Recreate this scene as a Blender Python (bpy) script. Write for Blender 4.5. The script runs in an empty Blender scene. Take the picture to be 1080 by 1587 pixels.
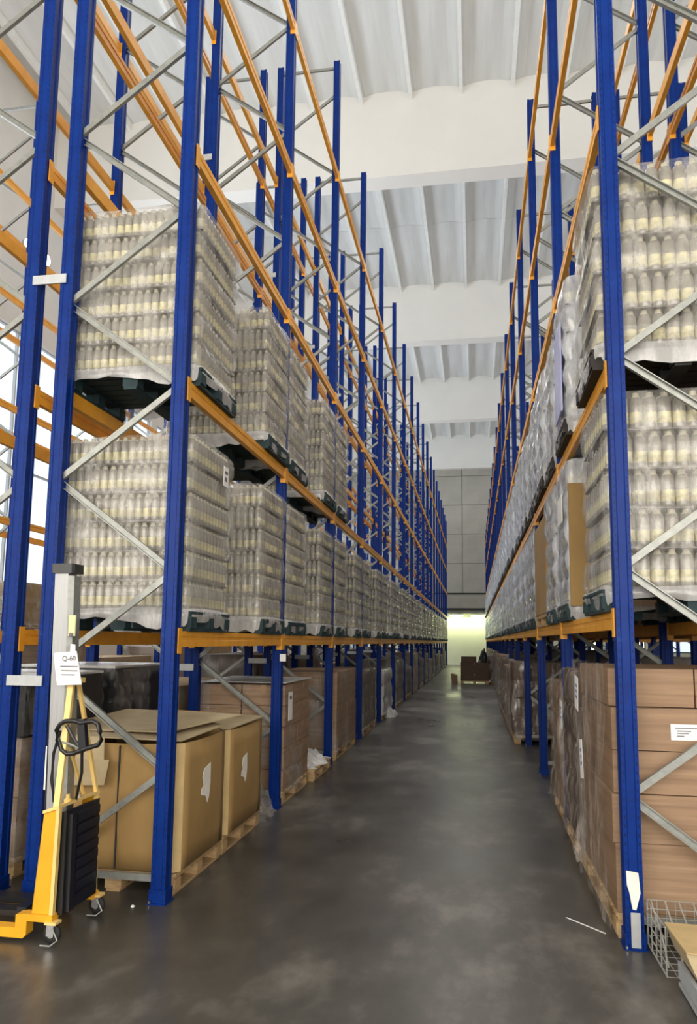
import bpy, math, random
from mathutils import Vector, Matrix
R = random.Random(7)
C = bpy.context.scene.collection
# ------------------------------------------------------------------ camera
F_PX, YAW, PITCH, ROLL, PPY, CAMZ = 1134.458, 0.170777, 0.119681, 0.0112606, 856.708, 1.72
cd = bpy.data.cameras.new('camera'); cam = bpy.data.objects.new('camera', cd); C.objects.link(cam)
fwd = Vector((-math.sin(YAW)*math.cos(PITCH), math.cos(YAW)*math.cos(PITCH), math.sin(PITCH)))
rt = Vector((math.cos(YAW), math.sin(YAW), 0)); up = rt.cross(fwd)
r2 = rt*math.cos(ROLL)+up*math.sin(ROLL); u2 = -rt*math.sin(ROLL)+up*math.cos(ROLL)
m = Matrix((r2, u2, -fwd)).transposed().to_4x4(); m.translation = (0, 0, CAMZ); cam.matrix_world = m
cd.sensor_fit = 'AUTO'; cd.sensor_width = 36; cd.lens = F_PX/1587*36
cd.shift_y = (PPY-793.5)/1587; cd.clip_end = 300; cd.clip_start = 0.05
bpy.context.scene.camera = cam
# ------------------------------------------------------------------ world, lights, exposure
w = bpy.data.worlds.new('world'); bpy.context.scene.world = w; w.use_nodes = True
w.node_tree.nodes['Background'].inputs[0].default_value = (.75, .85, 1, 1)
w.node_tree.nodes['Background'].inputs[1].default_value = 1.0
vs = bpy.context.scene.view_settings
vs.view_transform = 'Standard'; vs.look = 'None'; vs.gamma = 1; vs.use_curve_mapping = False; vs.exposure = 0.0
def area(name, loc, target, sx, sy, power, col):
    l = bpy.data.lights.new(name, 'AREA'); l.shape = 'RECTANGLE'; l.size = sx; l.size_y = sy; l.energy = power; l.color = col
    o = bpy.data.objects.new(name, l); C.objects.link(o); o.location = loc
    o.rotation_euler = (Vector(target)-Vector(loc)).to_track_quat('-Z', 'Y').to_euler(); return o
area('gate_daylight', (0, -8.3, 6.0), (0, 20, 13), 24, 8, 3700, (1, .93, .83))
area('gate_daylight_low', (-1, -8.2, 3.2), (0, 20, 3.0), 12, 4, 270, (1, .93, .83))
for y in (10, 23, 37, 50):
    area('left_window_daylight', (-12.6, y, 7.5), (0, y, 8), 10, 6, 950, (.84, .92, 1))
    area('right_window_daylight', (17.4, y, 9), (0, y, 10), 10, 5, 480, (.95, .97, 1))
for y in (1.5, 13.5, 25.6, 37.6, 49.5):
    area('roof_light', (-.6, y, 15.0), (-.6, y, 0), 3, 5, 180, (1, .96, .88))
# ------------------------------------------------------------------ materials
MAT = {}
def nodes(name):
    mt = bpy.data.materials.new(name); mt.use_nodes = True; MAT[name] = mt
    nt = mt.node_tree; return mt, nt, nt.nodes['Principled BSDF']
def noise(nt, scale, detail=4, stretch=None, rough=.6):
    tc = nt.nodes.new('ShaderNodeTexCoord'); n = nt.nodes.new('ShaderNodeTexNoise')
    n.inputs['Scale'].default_value = scale; n.inputs['Detail'].default_value = detail; n.inputs['Roughness'].default_value = rough
    if stretch:
        mp = nt.nodes.new('ShaderNodeMapping'); mp.inputs['Scale'].default_value = stretch
        nt.links.new(tc.outputs['Object'], mp.inputs[0]); nt.links.new(mp.outputs[0], n.inputs['Vector'])
    else: nt.links.new(tc.outputs['Object'], n.inputs['Vector'])
    return n
def ramp(nt, src, stops):
    r = nt.nodes.new('ShaderNodeValToRGB'); e = r.color_ramp.elements
    while len(e) < len(stops): e.new(.5)
    for i, (p, c) in enumerate(stops):
        e[i].position = p; e[i].color = (*c, 1) if len(c) == 3 else c
    nt.links.new(src, r.inputs[0]); return r
def mat(name, c1, c2=None, rough=.6, metal=0, scale=8, stretch=None, bump=0, spec=.5, lo=.35, hi=.65, bscale=None):
    mt, nt, b = nodes(name)
    b.inputs['Roughness'].default_value = rough; b.inputs['Metallic'].default_value = metal
    b.inputs['Specular IOR Level'].default_value = spec
    n = noise(nt, scale, 5, stretch)
    r = ramp(nt, n.outputs['Fac'], [(lo, c1), (hi, c2 or tuple(x*.85 for x in c1))])
    nt.links.new(r.outputs[0], b.inputs['Base Color'])
    if bump:
        bn = n if not bscale else noise(nt, bscale, 4, stretch)
        bp = nt.nodes.new('ShaderNodeBump'); bp.inputs['Strength'].default_value = bump; bp.inputs['Distance'].default_value = .02
        nt.links.new(bn.outputs['Fac'], bp.inputs['Height']); nt.links.new(bp.outputs[0], b.inputs['Normal'])
    return mt
mat('floor', (.055, .052, .046), (.16, .145, .125), rough=.34, scale=1.1, spec=.42, bump=0, lo=.3, hi=.72)
def floor_mat():
    mt = MAT['floor']; nt = mt.node_tree; b = nt.nodes['Principled BSDF']
    a = noise(nt, .35, 6); c = noise(nt, 1.7, 10, (1, .55, 1), .66)
    mx = nt.nodes.new('ShaderNodeMath'); mx.operation = 'MULTIPLY'
    nt.links.new(a.outputs['Fac'], mx.inputs[0]); nt.links.new(c.outputs['Fac'], mx.inputs[1])
    r = ramp(nt, mx.outputs[0], [(.15, (.040, .037, .032)), (.26, (.074, .069, .060)), (.37, (.185, .17, .15))])
    nt.links.new(r.outputs[0], b.inputs['Base Color'])
    rr = ramp(nt, a.outputs['Fac'], [(.3, (.24,)*3), (.7, (.44,)*3)]); nt.links.new(rr.outputs[0], b.inputs['Roughness'])
floor_mat()
mat('ceiling', (.74, .75, .74), (.62, .62, .60), rough=.9, scale=.5, stretch=(3, .3, 1))
mat('joint', (.24, .23, .20), rough=.9)
mat('rib', (.86, .87, .84), (.8, .8, .78), rough=.85)
mat('beam_white', (.84, .82, .77), (.79, .77, .73), rough=.9, scale=.4)
mat('wall', (.42, .40, .35), (.35, .335, .29), rough=.9, scale=.6)
mat('wall_side', (.78, .76, .72), (.7, .69, .66), rough=.9, scale=.5)
mat('wall_cream', (.80, .80, .62), (.74, .74, .56), rough=.85, scale=.7)
mat('dark_trim', (.03, .03, .028), rough=.7)
mat('steel', (.33, .34, .315), (.25, .26, .245), rough=.45, metal=.5, scale=20)
mat('plate', (.50, .52, .53), (.44, .46, .47), rough=.5, metal=.2, scale=20)
mat('orange', (.86, .40, .035), (.74, .32, .022), rough=.42, scale=6, spec=.5)
mat('wood', (.55, .38, .19), (.36, .23, .11), rough=.8, scale=9, stretch=(1, 6, 6), bump=.2)
mat('teal_wood', (.012, .045, .05), (.006, .02, .025), rough=.7, scale=6)
mat('black_wood', (.012, .011, .010), (.025, .02, .016), rough=.75, scale=6)
mat('cardboard', (.38, .24, .088), (.31, .19, .066), rough=.8, scale=3, stretch=(1, 1, .4))
mat('cardboard_pale', (.47, .38, .23), (.37, .29, .17), rough=.8, scale=3)
mat('cardboard_edge', (.58, .42, .20), rough=.85)
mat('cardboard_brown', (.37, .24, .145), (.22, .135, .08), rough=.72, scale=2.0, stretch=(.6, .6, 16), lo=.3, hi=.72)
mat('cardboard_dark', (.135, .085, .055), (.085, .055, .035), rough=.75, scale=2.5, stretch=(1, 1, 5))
mat('tape', (.36, .22, .10), rough=.35)
mat('black_plastic', (.012, .012, .013), rough=.33, scale=5)
mat('rubber', (.02, .02, .02), rough=.7)
mat('yellow', (.85, .42, .02), (.78, .37, .015), rough=.38, scale=5)
mat('yellow_pale', (.86, .62, .22), (.8, .55, .18), rough=.4, scale=5)
mat('alu', (.42, .42, .42), (.34, .345, .35), rough=.4, metal=.35, scale=4, stretch=(30, 30, .5))
mat('paper', (.86, .86, .84), (.80, .80, .79), rough=.7)
mat('ink', (.16, .15, .17), rough=.7)
mat('ink_blue', (.20, .24, .42), rough=.7)
mat('yellow_label', (.82, .78, .42), rough=.6)
mat('torn', (.86, .83, .76), rough=.85)
mat('chrome', (.6, .6, .6), rough=.25, metal=.9)
mat('wire', (.62, .62, .58), rough=.35, metal=.6)
mat('bottle_body', (.30, .28, .24), (.20, .185, .16), rough=.16, scale=11, spec=.8, lo=.35, hi=.65)
mat('bottle_lit_band', (.72, .66, .38), (.30, .28, .21), rough=.2, scale=7, lo=.38, hi=.60)  # yellowish band paints the light refracted low in each bottle
mat('bottle_neck', (.66, .61, .44), (.46, .43, .34), rough=.2, scale=25)  # cream cap colour, lightened to carry the film's highlights
mat('separator', (.16, .145, .13), (.10, .09, .085), rough=.7, scale=12)
mat('blue_cover', (.32, .34, .66), (.5, .52, .75), rough=.4, scale=3)
def post_mat():
    mt, nt, b = nodes('blue_post')
    b.inputs['Roughness'].default_value = .42; b.inputs['Specular IOR Level'].default_value = .16
    tc = nt.nodes.new('ShaderNodeTexCoord'); sp = nt.nodes.new('ShaderNodeSeparateXYZ'); nt.links.new(tc.outputs['Object'], sp.inputs[0])
    def mth(op, a, v=None):
        n = nt.nodes.new('ShaderNodeMath'); n.operation = op
        if hasattr(a, 'node'): nt.links.new(a, n.inputs[0])
        else: n.inputs[0].default_value = a
        if v is not None:
            if hasattr(v, 'node'): nt.links.new(v, n.inputs[1])
            else: n.inputs[1].default_value = v
        return n.outputs[0]
    # small punched slots every 50 mm in two columns of every face
    zf = mth('FRACT', mth('MULTIPLY', sp.outputs['Z'], 20.0))
    zr = mth('LESS_THAN', mth('ABSOLUTE', mth('SUBTRACT', zf, .5)), .15)
    ax = mth('ABSOLUTE', sp.outputs['X']); ay = mth('ABSOLUTE', sp.outputs['Y'])
    cx = mth('LESS_THAN', mth('ABSOLUTE', mth('SUBTRACT', ax, .038)), .0035)
    cy = mth('LESS_THAN', mth('ABSOLUTE', mth('SUBTRACT', ay, .038)), .004)
    hole = mth('MULTIPLY', zr, mth('MAXIMUM', cx, cy))
    n = noise(nt, 9, 6); r = ramp(nt, n.outputs['Fac'], [(.3, (.001, .019, .155)), (.68, (.001, .027, .195)), (.86, (.04, .09, .27))])
    mx = nt.nodes.new('ShaderNodeMix'); mx.data_type = 'RGBA'
    nt.links.new(hole, mx.inputs['Factor']); nt.links.new(r.outputs[0], mx.inputs['A']); mx.inputs['B'].default_value = (.002, .008, .05, 1)
    nt.links.new(mx.outputs['Result'], b.inputs['Base Color'])
post_mat()
def film_mat(name, op_lo, op_hi, col, scale=5, stretch=(1, 1, .35), rough=.2, lo=.4, hi=.7):
    mt, nt, b = nodes(name)
    b.inputs['Base Color'].default_value = (*col, 1); b.inputs['Roughness'].default_value = rough
    b.inputs['Specular IOR Level'].default_value = .8
    n = noise(nt, scale, 6, stretch, .7); r = ramp(nt, n.outputs['Fac'], [(lo, (op_lo,)*3), (hi, (op_hi,)*3)])
    nt.links.new(r.outputs[0], b.inputs['Alpha'])
    bp = nt.nodes.new('ShaderNodeBump'); bp.inputs['Strength'].default_value = .5; bp.inputs['Distance'].default_value = .03
    n2 = noise(nt, 9, 4, (1, 1, .25)); nt.links.new(n2.outputs['Fac'], bp.inputs['Height']); nt.links.new(bp.outputs[0], b.inputs['Normal'])
    return mt
film_mat('film', .10, .66, (.58, .56, .51), lo=.40, hi=.70, rough=.13)
film_mat('film_glare', .35, .95, (.80, .83, .88), rough=.13)  # whiter, more opaque film; the bluish glare is put into its colour
film_mat('film_dark', .12, .60, (.50, .47, .43), scale=4, stretch=(1, 1, .3), rough=.22)
film_mat('film_skirt', .45, .9, (.62, .61, .60))
film_mat('film_white', .5, .95, (.82, .82, .80), scale=3)
film_mat('film_brown', .08, .95, (.56, .50, .44), scale=4, stretch=(2.4, 2.4, .45), rough=.14, lo=.47, hi=.68)  # opaque pale streaks paint the glare on the wrap
film_mat('film_clear', .02, .5, (.6, .6, .58), scale=3, rough=.12, lo=.5, hi=.72)
def emis(name, col, s):
    mt, nt, b = nodes(name); b.inputs['Base Color'].default_value = (*col, 1)
    b.inputs['Emission Color'].default_value = (*col, 1); b.inputs['Emission Strength'].default_value = s
emis('window_day', (.74, .87, 1.0), .95)
emis('window_warm', (1, .93, .72), 1.3)
emis('lamp_glow', (1, .98, .92), 9)
emis('tube_light', (.92, 1, .62), 30)
# ------------------------------------------------------------------ mesh builder
class MB:
    def __init__(s): s.v = []; s.f = []; s.m = []; s.ms = []
    def mi(s, m):
        if m not in s.ms: s.ms.append(m)
        return s.ms.index(m)
    def add(s, vs, fs, m):
        b = len(s.v); k = s.mi(m); s.v += [tuple(x) for x in vs]
        for f in fs: s.f.append([i+b for i in f]); s.m.append(k)
        return s
    def box(s, a, b, m, skew=None):
        (x0, y0, z0), (x1, y1, z1) = a, b
        return s.add([(x0,y0,z0),(x1,y0,z0),(x1,y1,z0),(x0,y1,z0),(x0,y0,z1),(x1,y0,z1),(x1,y1,z1),(x0,y1,z1)],
                     [(0,3,2,1),(4,5,6,7),(0,1,5,4),(1,2,6,5),(2,3,7,6),(3,0,4,7)], m)
    def hexa(s, vs, m):
        return s.add(vs, [(0,3,2,1),(4,5,6,7),(0,1,5,4),(1,2,6,5),(2,3,7,6),(3,0,4,7)], m)
    def lathe(s, c, prof, n, m, axis='Z', ph=0, caps=True):
        b = []; 
        for (r, z) in prof:
            for i in range(n):
                a = 2*math.pi*i/n+ph; p = (r*math.cos(a), r*math.sin(a), z)
                if axis == 'X': p = (p[2], p[0], p[1])
                if axis == 'Y': p = (p[0], p[2], p[1])
                b.append((c[0]+p[0], c[1]+p[1], c[2]+p[2]))
        base = len(s.v); s.v += b
        for j in range(len(prof)-1):
            k = s.mi(m[j] if isinstance(m, (list, tuple)) else m)
            for i in range(n):
                i2 = (i+1) % n; s.f.append([base+j*n+i, base+j*n+i2, base+(j+1)*n+i2, base+(j+1)*n+i]); s.m.append(k)
        if caps:
            mm = (m[-1] if isinstance(m, (list, tuple)) else m)
            s.f.append([base+(len(prof)-1)*n+i for i in range(n)]); s.m.append(s.mi(mm))
            s.f.append([base+i for i in range(n)][::-1]); s.m.append(s.mi(mm))
        return s
    def prism(s, prof, p0, p1, ux, uy, m, caps=True):      # closed 2D profile swept p0 -> p1
        p0, p1, ux, uy = map(Vector, (p0, p1, ux, uy)); n = len(prof)
        vs = [p0+ux*a+uy*b for a, b in prof]+[p1+ux*a+uy*b for a, b in prof]
        fs = [(i, (i+1) % n, n+(i+1) % n, n+i) for i in range(n)]
        if caps: fs += [tuple(range(n))[::-1], tuple(range(n, 2*n))]
        return s.add(vs, fs, m)
    def tube(s, pts, r, n, m, closed=False):
        pts = [Vector(p) for p in pts]; rings = []
        for i, p in enumerate(pts):
            a = pts[i-1] if (i or closed) else p; b = pts[(i+1) % len(pts)] if (i < len(pts)-1 or closed) else p
            t = (b-a).normalized(); q = t.to_track_quat('Z', 'Y')
            rings.append([p+q @ Vector((r*math.cos(2*math.pi*k/n), r*math.sin(2*math.pi*k/n), 0)) for k in range(n)])
        base = len(s.v); k = s.mi(m)
        for rg in rings: s.v += [tuple(x) for x in rg]
        L = len(pts)
        for j in range(L if closed else L-1):
            j2 = (j+1) % L
            off = 0
            if closed and j == L-1:
                off = min(range(n), key=lambda o: (rings[0][o]-rings[j][0]).length)
            for i in range(n):
                s.f.append([base+j*n+i, base+j*n+(i+1) % n, base+j2*n+(i+1+off) % n, base+j2*n+(i+off) % n]); s.m.append(k)
        if not closed:
            s.f.append([base+i for i in range(n)][::-1]); s.m.append(k)
            s.f.append([base+(L-1)*n+i for i in range(n)]); s.m.append(k)
        return s
    def mesh(s, name, smooth=False):
        me = bpy.data.meshes.new(name); me.from_pydata(s.v, [], s.f)
        for x in s.ms: me.materials.append(MAT[x])
        me.polygons.foreach_set('material_index', s.m)
        if smooth: me.polygons.foreach_set('use_smooth', [True]*len(me.polygons))
        me.update(); return me
    def build(s, name, parent=None, smooth=False, loc=(0,0,0)):
        return inst(name, s.mesh(name, smooth), parent, loc)
def inst(name, me, parent=None, loc=(0,0,0), rz=0):
    o = bpy.data.objects.new(name, me); C.objects.link(o); o.location = loc
    if rz: o.rotation_euler = (0, 0, rz)
    if parent: o.parent = parent
    return o
def tag(o, label=None, cat=None, group=None, kind=None):
    if label: o['label'] = label
    if cat: o['category'] = cat
    if group: o['group'] = group
    if kind: o['kind'] = kind
    return o
def thing(name, label, cat, loc=(0,0,0), group=None, rz=0):
    o = bpy.data.objects.new(name, None); C.objects.link(o); o.location = loc; o.rotation_euler = (0,0,rz)
    o.empty_display_size = .1
    return tag(o, label, cat, group)
def struct(o): o['kind'] = 'structure'; return o
ORD = ['first','second','third','fourth','fifth','sixth','seventh','eighth','ninth','tenth','eleventh','twelfth','thirteenth','fourteenth','fifteenth','sixteenth','seventeenth','eighteenth','nineteenth','twentieth']
def ordn(i):
    if i < 20: return ORD[i]
    t = {2:'twenty', 3:'thirty', 4:'forty', 5:'fifty', 6:'sixty'}[(i+1)//10]
    if (i+1) % 10 == 0: return t[:-1]+'ieth'
    return t+'-'+ORD[(i+1) % 10-1]
# ------------------------------------------------------------------ room shell
XL, XR, YN, YF, ZC, ZB = -13.0, 18.0, -9.0, 57.0, 17.9, 15.2
struct(MB().box((XL-.3, YN-.3, -.3), (XR+.3, YF+.3, 0), 'floor').build('floor'))
ceil = struct(MB().box((XL-.3, YN-.3, ZC+.12), (XR+.3, YF+.3, ZC+.4), 'ceiling').build('ceiling'))
BY = [-4.2, 7.8, 19.8, 31.75, 43.85, 56.6]
pitch_x = 1.47; x0 = -.24-pitch_x*8
pan = {}
for i in range(len(BY)-1):
    ya, yb = BY[i]+.62, BY[i+1]; ym = (ya+yb)/2+.8
    for (a, b) in ((ya, ym-.01), (ym+.01, yb)):
        key = round(b-a, 2)
        if key not in pan:
            q = MB()
            # a shallow trough-shaped roof plank between two ribs
            prof = [(.05, 0), (.05, -.09), (.12, -.09), (.34, -.03), (.74, 0), (1.13, -.03), (1.35, -.09), (1.42, -.09), (1.42, 0), (1.42, .12), (.05, .12)]
            q.prism(prof, (0, 0, 0), (0, b-a, 0), (1, 0, 0), (0, 0, 1), 'ceiling'); pan[key] = q.mesh('ceiling_panel')
        for k in range(20): inst('ceiling_panel', pan[key], ceil, (x0+k*pitch_x, a, ZC))
    rq = MB().box((-.05, 0, -.34), (.05, yb-ya, .1), 'rib').mesh('ceiling_rib')
    for k in range(21): inst('ceiling_rib', rq, ceil, (x0+k*pitch_x, ya, ZC))
for i, y in enumerate(BY):
    struct(MB().prism([(0, 0), (.62, 0), (.62, .25), (.45, .5), (.45, ZC-ZB+.1), (0, ZC-ZB+.1)], (XL, y, ZB), (XR, y, ZB), (0, 1, 0), (0, 0, 1), 'beam_white').build('trim_%d' % (i+1)))
# walls
wf = struct(MB().box((XL-.3, YF+.08, 0), (XR+.3, YF+.4, ZC), 'joint').build('wall_far'))
wpm = {}
holes = [(8.3, 9.3), (11.1, 12.3), (14.2, 17.2)]
z = 5.45; rows = []
for hgt in (2.3, 2.3, 2.3, 2.3, 2.3, .95): rows.append((z, z+hgt)); z += hgt
for (za, zb) in rows:
    for k in range(13):
        xa = XL+k*2.4+.13
        key = round(zb-za, 2)
        if key not in wpm: wpm[key] = MB().box((0.02, 0, .02), (2.38, .1, zb-za-.02), 'wall').mesh('wall_panel')
        inst('wall_panel', wpm[key], wf, (xa, YF, za))
lw = MB()
lw.box((XL, YF, 0), (8.3, YF+.1, 5.35), 'wall_cream')
xs = [8.3, 9.3, 11.1, 12.3, 14.2, 17.2, 18]
for i in range(0, len(xs)-1):
    if i % 2 == 1: lw.box((xs[i], YF, 0), (xs[i+1], YF+.1, 5.35), 'wall_cream')
    else: lw.box((xs[i], YF, 0), (xs[i+1], YF+.1, 1.15), 'wall_cream'); lw.box((xs[i], YF, 2.45), (xs[i+1], YF+.1, 5.35), 'wall_cream')
lw.build('wall_base', wf)
for i, (a, b) in enumerate(holes):
    wnd = struct(MB().box((a, YF+.05, 1.15), (b, YF+.08, 2.45), 'window_warm' if i < 2 else 'window_day').build('window_%d' % (i+1)))
    fr = MB()
    for X in ([a, (a+b)/2, b] if i == 2 else [a, b]): fr.box((X-.04, YF-.03, 1.15), (X+.04, YF+.05, 2.45), 'dark_trim')
    fr.box((a, YF-.03, 1.11), (b, YF+.05, 1.17), 'dark_trim'); fr.box((a, YF-.03, 2.43), (b, YF+.05, 2.49), 'dark_trim')
    fr.build('window_frame', wnd)
can = struct(MB().box((-6, YF-1.1, 4.25), (6, YF-.02, 5.3), 'wall').box((-6, YF-1.16, 5.3), (6, YF-.02, 5.42), 'dark_trim').box((-6, YF-1.14, 4.12), (6, YF-.02, 4.26), 'dark_trim').box((-6, YF-.9, 3.88), (6, YF-.02, 4.12), 'wall').build('trim_7'))
tag(can)
for i, X in enumerate((-1.35, .25)):
    t = thing('tube_lamp', ['left', 'right'][i]+' glowing strip lamp under the ledge on the far end wall', 'lamp', (X, YF-.45, 3.70), 'strip lamps under the far ledge')
    MB().box((-.5, -.07, .06), (.5, .07, .16), 'plate').build('lamp_body', t)
    MB().box((-.46, -.05, 0), (.46, .05, .06), 'tube_light').build('lamp_tube', t)
area('far_ledge_glow', (-.5, YF-.5, 3.6), (-.5, YF-.2, 0), 6, .4, 120, (.92, 1, .60))
def side_wall(nm, X, s, n0, za, zb, count, y0, wl, gap):
    wl_ = MB(); Xo = X+s*.3
    a, b = min(X, Xo), max(X, Xo)
    wl_.box((a, YN, 0), (b, YF, za), 'wall_side'); wl_.box((a, YN, zb), (b, YF, ZC+.1), 'wall_side')
    ys = [(y0+i*(wl+gap), y0+i*(wl+gap)+wl) for i in range(count)]; last = YN
    for (p, q) in ys: wl_.box((a, last, za), (b, p, zb), 'wall_side'); last = q
    wl_.box((a, last, za), (b, YF, zb), 'wall_side')
    struct(wl_.build(nm))
    fm = MB(); e = .06
    for Y in [0, wl/3, 2*wl/3, wl]: fm.box((-.05, Y-e/2, 0), (.05, Y+e/2, zb-za), 'plate')
    for Z in [0, (zb-za)/2, zb-za]: fm.box((-.05, 0, Z-e/2), (.05, wl, Z+e/2), 'plate')
    fmm = fm.mesh('window_frame'); pm = MB().box((-.01, 0, 0), (.01, wl, zb-za), 'window_day').mesh('window_pane')
    for i, (p, q) in enumerate(ys):
        o = struct(inst('window_%d' % (n0+i), pm, None, (X+s*.2, p, za))); inst('window_frame', fmm, o, (-s*.05, 0, 0))
side_wall('wall_left', XL, -1, 4, 2.6, 10.6, 8, 1.0, 6.2, .55)
side_wall('wall_right', XR, 1, 12, 6.0, 10.5, 8, 1.0, 6.2, .55)
# wall behind the photographer, with three open dock doors
wn = MB(); ds = [(-11, -7), (-3.5, .5), (4, 8)]; last = XL-.3
for a, b in ds: wn.box((last, YN-.3, 0), (a, YN, 4.5), 'wall_side'); last = b
wn.box((last, YN-.3, 0), (XR+.3, YN, 4.5), 'wall_side').box((XL-.3, YN-.3, 4.5), (XR+.3, YN, ZC+.1), 'wall_side')
struct(wn.build('wall_near'))
for i, (Y, z) in enumerate(((18.1, 13.0), (19.05, 13.05))):
    t = thing('flood_lamp', ['nearer', 'farther'][i]+' glowing flood lamp high on the left wall', 'lamp', (XL+.02, Y, z), 'flood lamps on the left wall')
    MB().lathe((0, 0, 0), [(.05, 0), (.05, .22), (.16, .26), (.19, .34)], 14, 'plate', axis='X').build('lamp_housing', t, True)
    MB().lathe((0, 0, 0), [(.17, .335), (.165, .36), (.05, .37)], 14, 'lamp_glow', axis='X').build('lamp_lens', t)
# ------------------------------------------------------------------ racks
PW = .05                                                             # half post width
def post_mesh(h):
    q = MB()
    prof = [(-.05,-.05),(-.028,-.05),(-.022,-.044),(.022,-.044),(.028,-.05),(.05,-.05),(.05,-.024),(.044,-.018),(.044,.018),(.05,.024),(.05,.05),(.028,.05),(.022,.044),(-.022,.044),(-.028,.05),(-.05,.05),(-.05,.024),(-.044,.018),(-.044,-.018),(-.05,-.024)]
    q.prism(prof, (0,0,0), (0,0,h), (1,0,0), (0,1,0), 'blue_post'); return q.mesh('post')
foot_me = MB().box((-.065,-.07,0), (.065,.07,.008), 'blue_post').box((-.058,-.058,.008),(.058,.058,.09),'blue_post').lathe((-.05,-.062,.008), [(.008,0),(.008,.012)], 6, 'chrome').mesh('foot_plate')
def channel(q, p0, p1, w, d, m='steel', opn=False):
    p0, p1 = Vector(p0), Vector(p1); t = (p1-p0).normalized(); n = Vector((0, 1, 0)); u = t.cross(n).normalized(); th = .006
    if opn: p0 = p0+n*d; p1 = p1+n*d; n = -n; w *= 1.12
    a, b, c, e = -w/2, w/2, 0, d
    prof = [(a, c), (b, c), (b, e), (b-th, e), (b-th, c+th), (a+th, c+th), (a+th, e), (a, e)]
    q.prism(prof, p0, p1, u, n, m)
def brace_meshes(D, h):                                              # in the x-z plane, x from 0 (aisle post) to D
    out = []; z = .15; step = 1.345/2
    q = MB(); channel(q, (0,-.018,.15), (D,-.018,.15), .045, .03); out.append(q.mesh('brace'))
    zs = [.16]; zf = .16
    k = 0; z = .16
    while z+step < h-.12:
        a, b = (D, 0) if k % 2 == 0 else (0, D)
        q = MB(); s = -.018 if k % 2 == 0 else .0
        channel(q, (a, s, z), (b, s, z+step), .042, .028, 'steel', (k % 2 == 1) == (D < 0)); out.append(q.mesh('brace')); z += step; k += 1
    q = MB(); channel(q, (0,-.018,h-.1), (D,-.018,h-.1), .04, .028); out.append(q.mesh('brace'))
    return out
def beam_mesh(L, merged):
    # box beam with a stepped groove along its aisle face; local y 0..L, aisle face at +x
    q = MB(); prof = [(-.022,-.055),(.022,-.055),(.022,-.012),(.016,-.006),(.016,.012),(.022,.018),(.022,.055),(-.022,.055)]
    q.prism(prof, (0,0,0), (0,L,0), (1,0,0), (0,0,1), 'orange')
    if merged:
        for y in (0, L): conn(q, y, L)
    return q.mesh('beam')
def conn(q, y, L):
    s = -1 if y == 0 else 1
    q.box((.020, min(y, y+s*.052), -.10), (.028, max(y, y+s*.052), .075), 'orange')
    q.box((-.030, min(y, y-s*.006), -.10), (.028, max(y, y-s*.006), .075), 'orange')
conn_me = {}
for y in (0, 2.7):
    q = MB(); conn(q, y, 2.7); conn_me[y] = q.mesh('beam_connector')
beam_m, beam_p = beam_mesh(2.7, True), beam_mesh(2.7, False)
def rack(label, xa, xb, Y0, nb, levels, h, kmin=0, near=0, group='pallet racking rows'):
    t = thing('pallet_rack', label, 'rack', (xa, Y0, 0), group)
    pm = post_mesh(h); D = xb-xa; sgn = 1 if D < 0 else -1            # aisle side direction
    bms = brace_meshes(D, h)
    for k in range(kmin, nb+1):
        y = k*2.8
        for x in (0, D):
            p = inst('post', pm, t, (x, y, 0)); inst('foot_plate', foot_me, p)
        if k <= 17:
            for b in bms: inst('brace', b, t, (0, y, 0))
    for k in range(kmin, nb):
        y = k*2.8+.05
        for lz in levels:
            for j, x in enumerate((0, D)):
                outw = sgn if j == 0 else -sgn
                nearc = k < near and j == 0
                o = inst('beam', beam_p if nearc else beam_m, t, (x+outw*.030, y+(2.7 if outw < 0 else 0), lz), 0 if outw > 0 else math.pi)
                if nearc:
                    for yy in (0, 2.7): inst('beam_connector', conn_me[yy], o)
    return t
LV = [1.72, 3.51, 5.31, 7.05, 8.85]; RV = [1.86, 3.42, 5.17, 6.97, 8.79]
L1 = rack('blue and orange pallet rack along the left side of the aisle', -2.055, -2.965, 4.78, 18, LV, 10.8, 0, 5)
L2 = rack('blue and orange rack standing back to back behind the left aisle rack', -4.17, -3.25, 4.78, 18, LV, 10.8, 0, 0)
L3 = rack('farthest left rack across the next aisle near the bright windows', -7.2, -8.12, 2.0, 19, LV, 10.8, 0, 0)
R1 = rack('blue and orange pallet rack along the right side of the aisle', .885, 1.80, 4.65, 18, RV, 9.67, 0, 5)
R2 = rack('blue and orange rack standing back to back behind the right aisle rack', 2.98, 2.08, 4.65, 18, RV, 9.67, 0, 0)
R3 = rack('farthest right rack across the next aisle beyond the loaded rows', 6.0, 6.92, 4.65, 18, RV, 9.67, 0, 0)
# row spacers between the two left racks
sp = MB().box((0, -.012, -.035), (.27, .0, .035), 'plate').mesh('row_spacer')
for k in range(0, 7):
    for z in (1.42, 4.37, 7.3):
        o = inst('row_spacer', sp, L1, (-1.178, k*2.8-.052, z))
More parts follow.
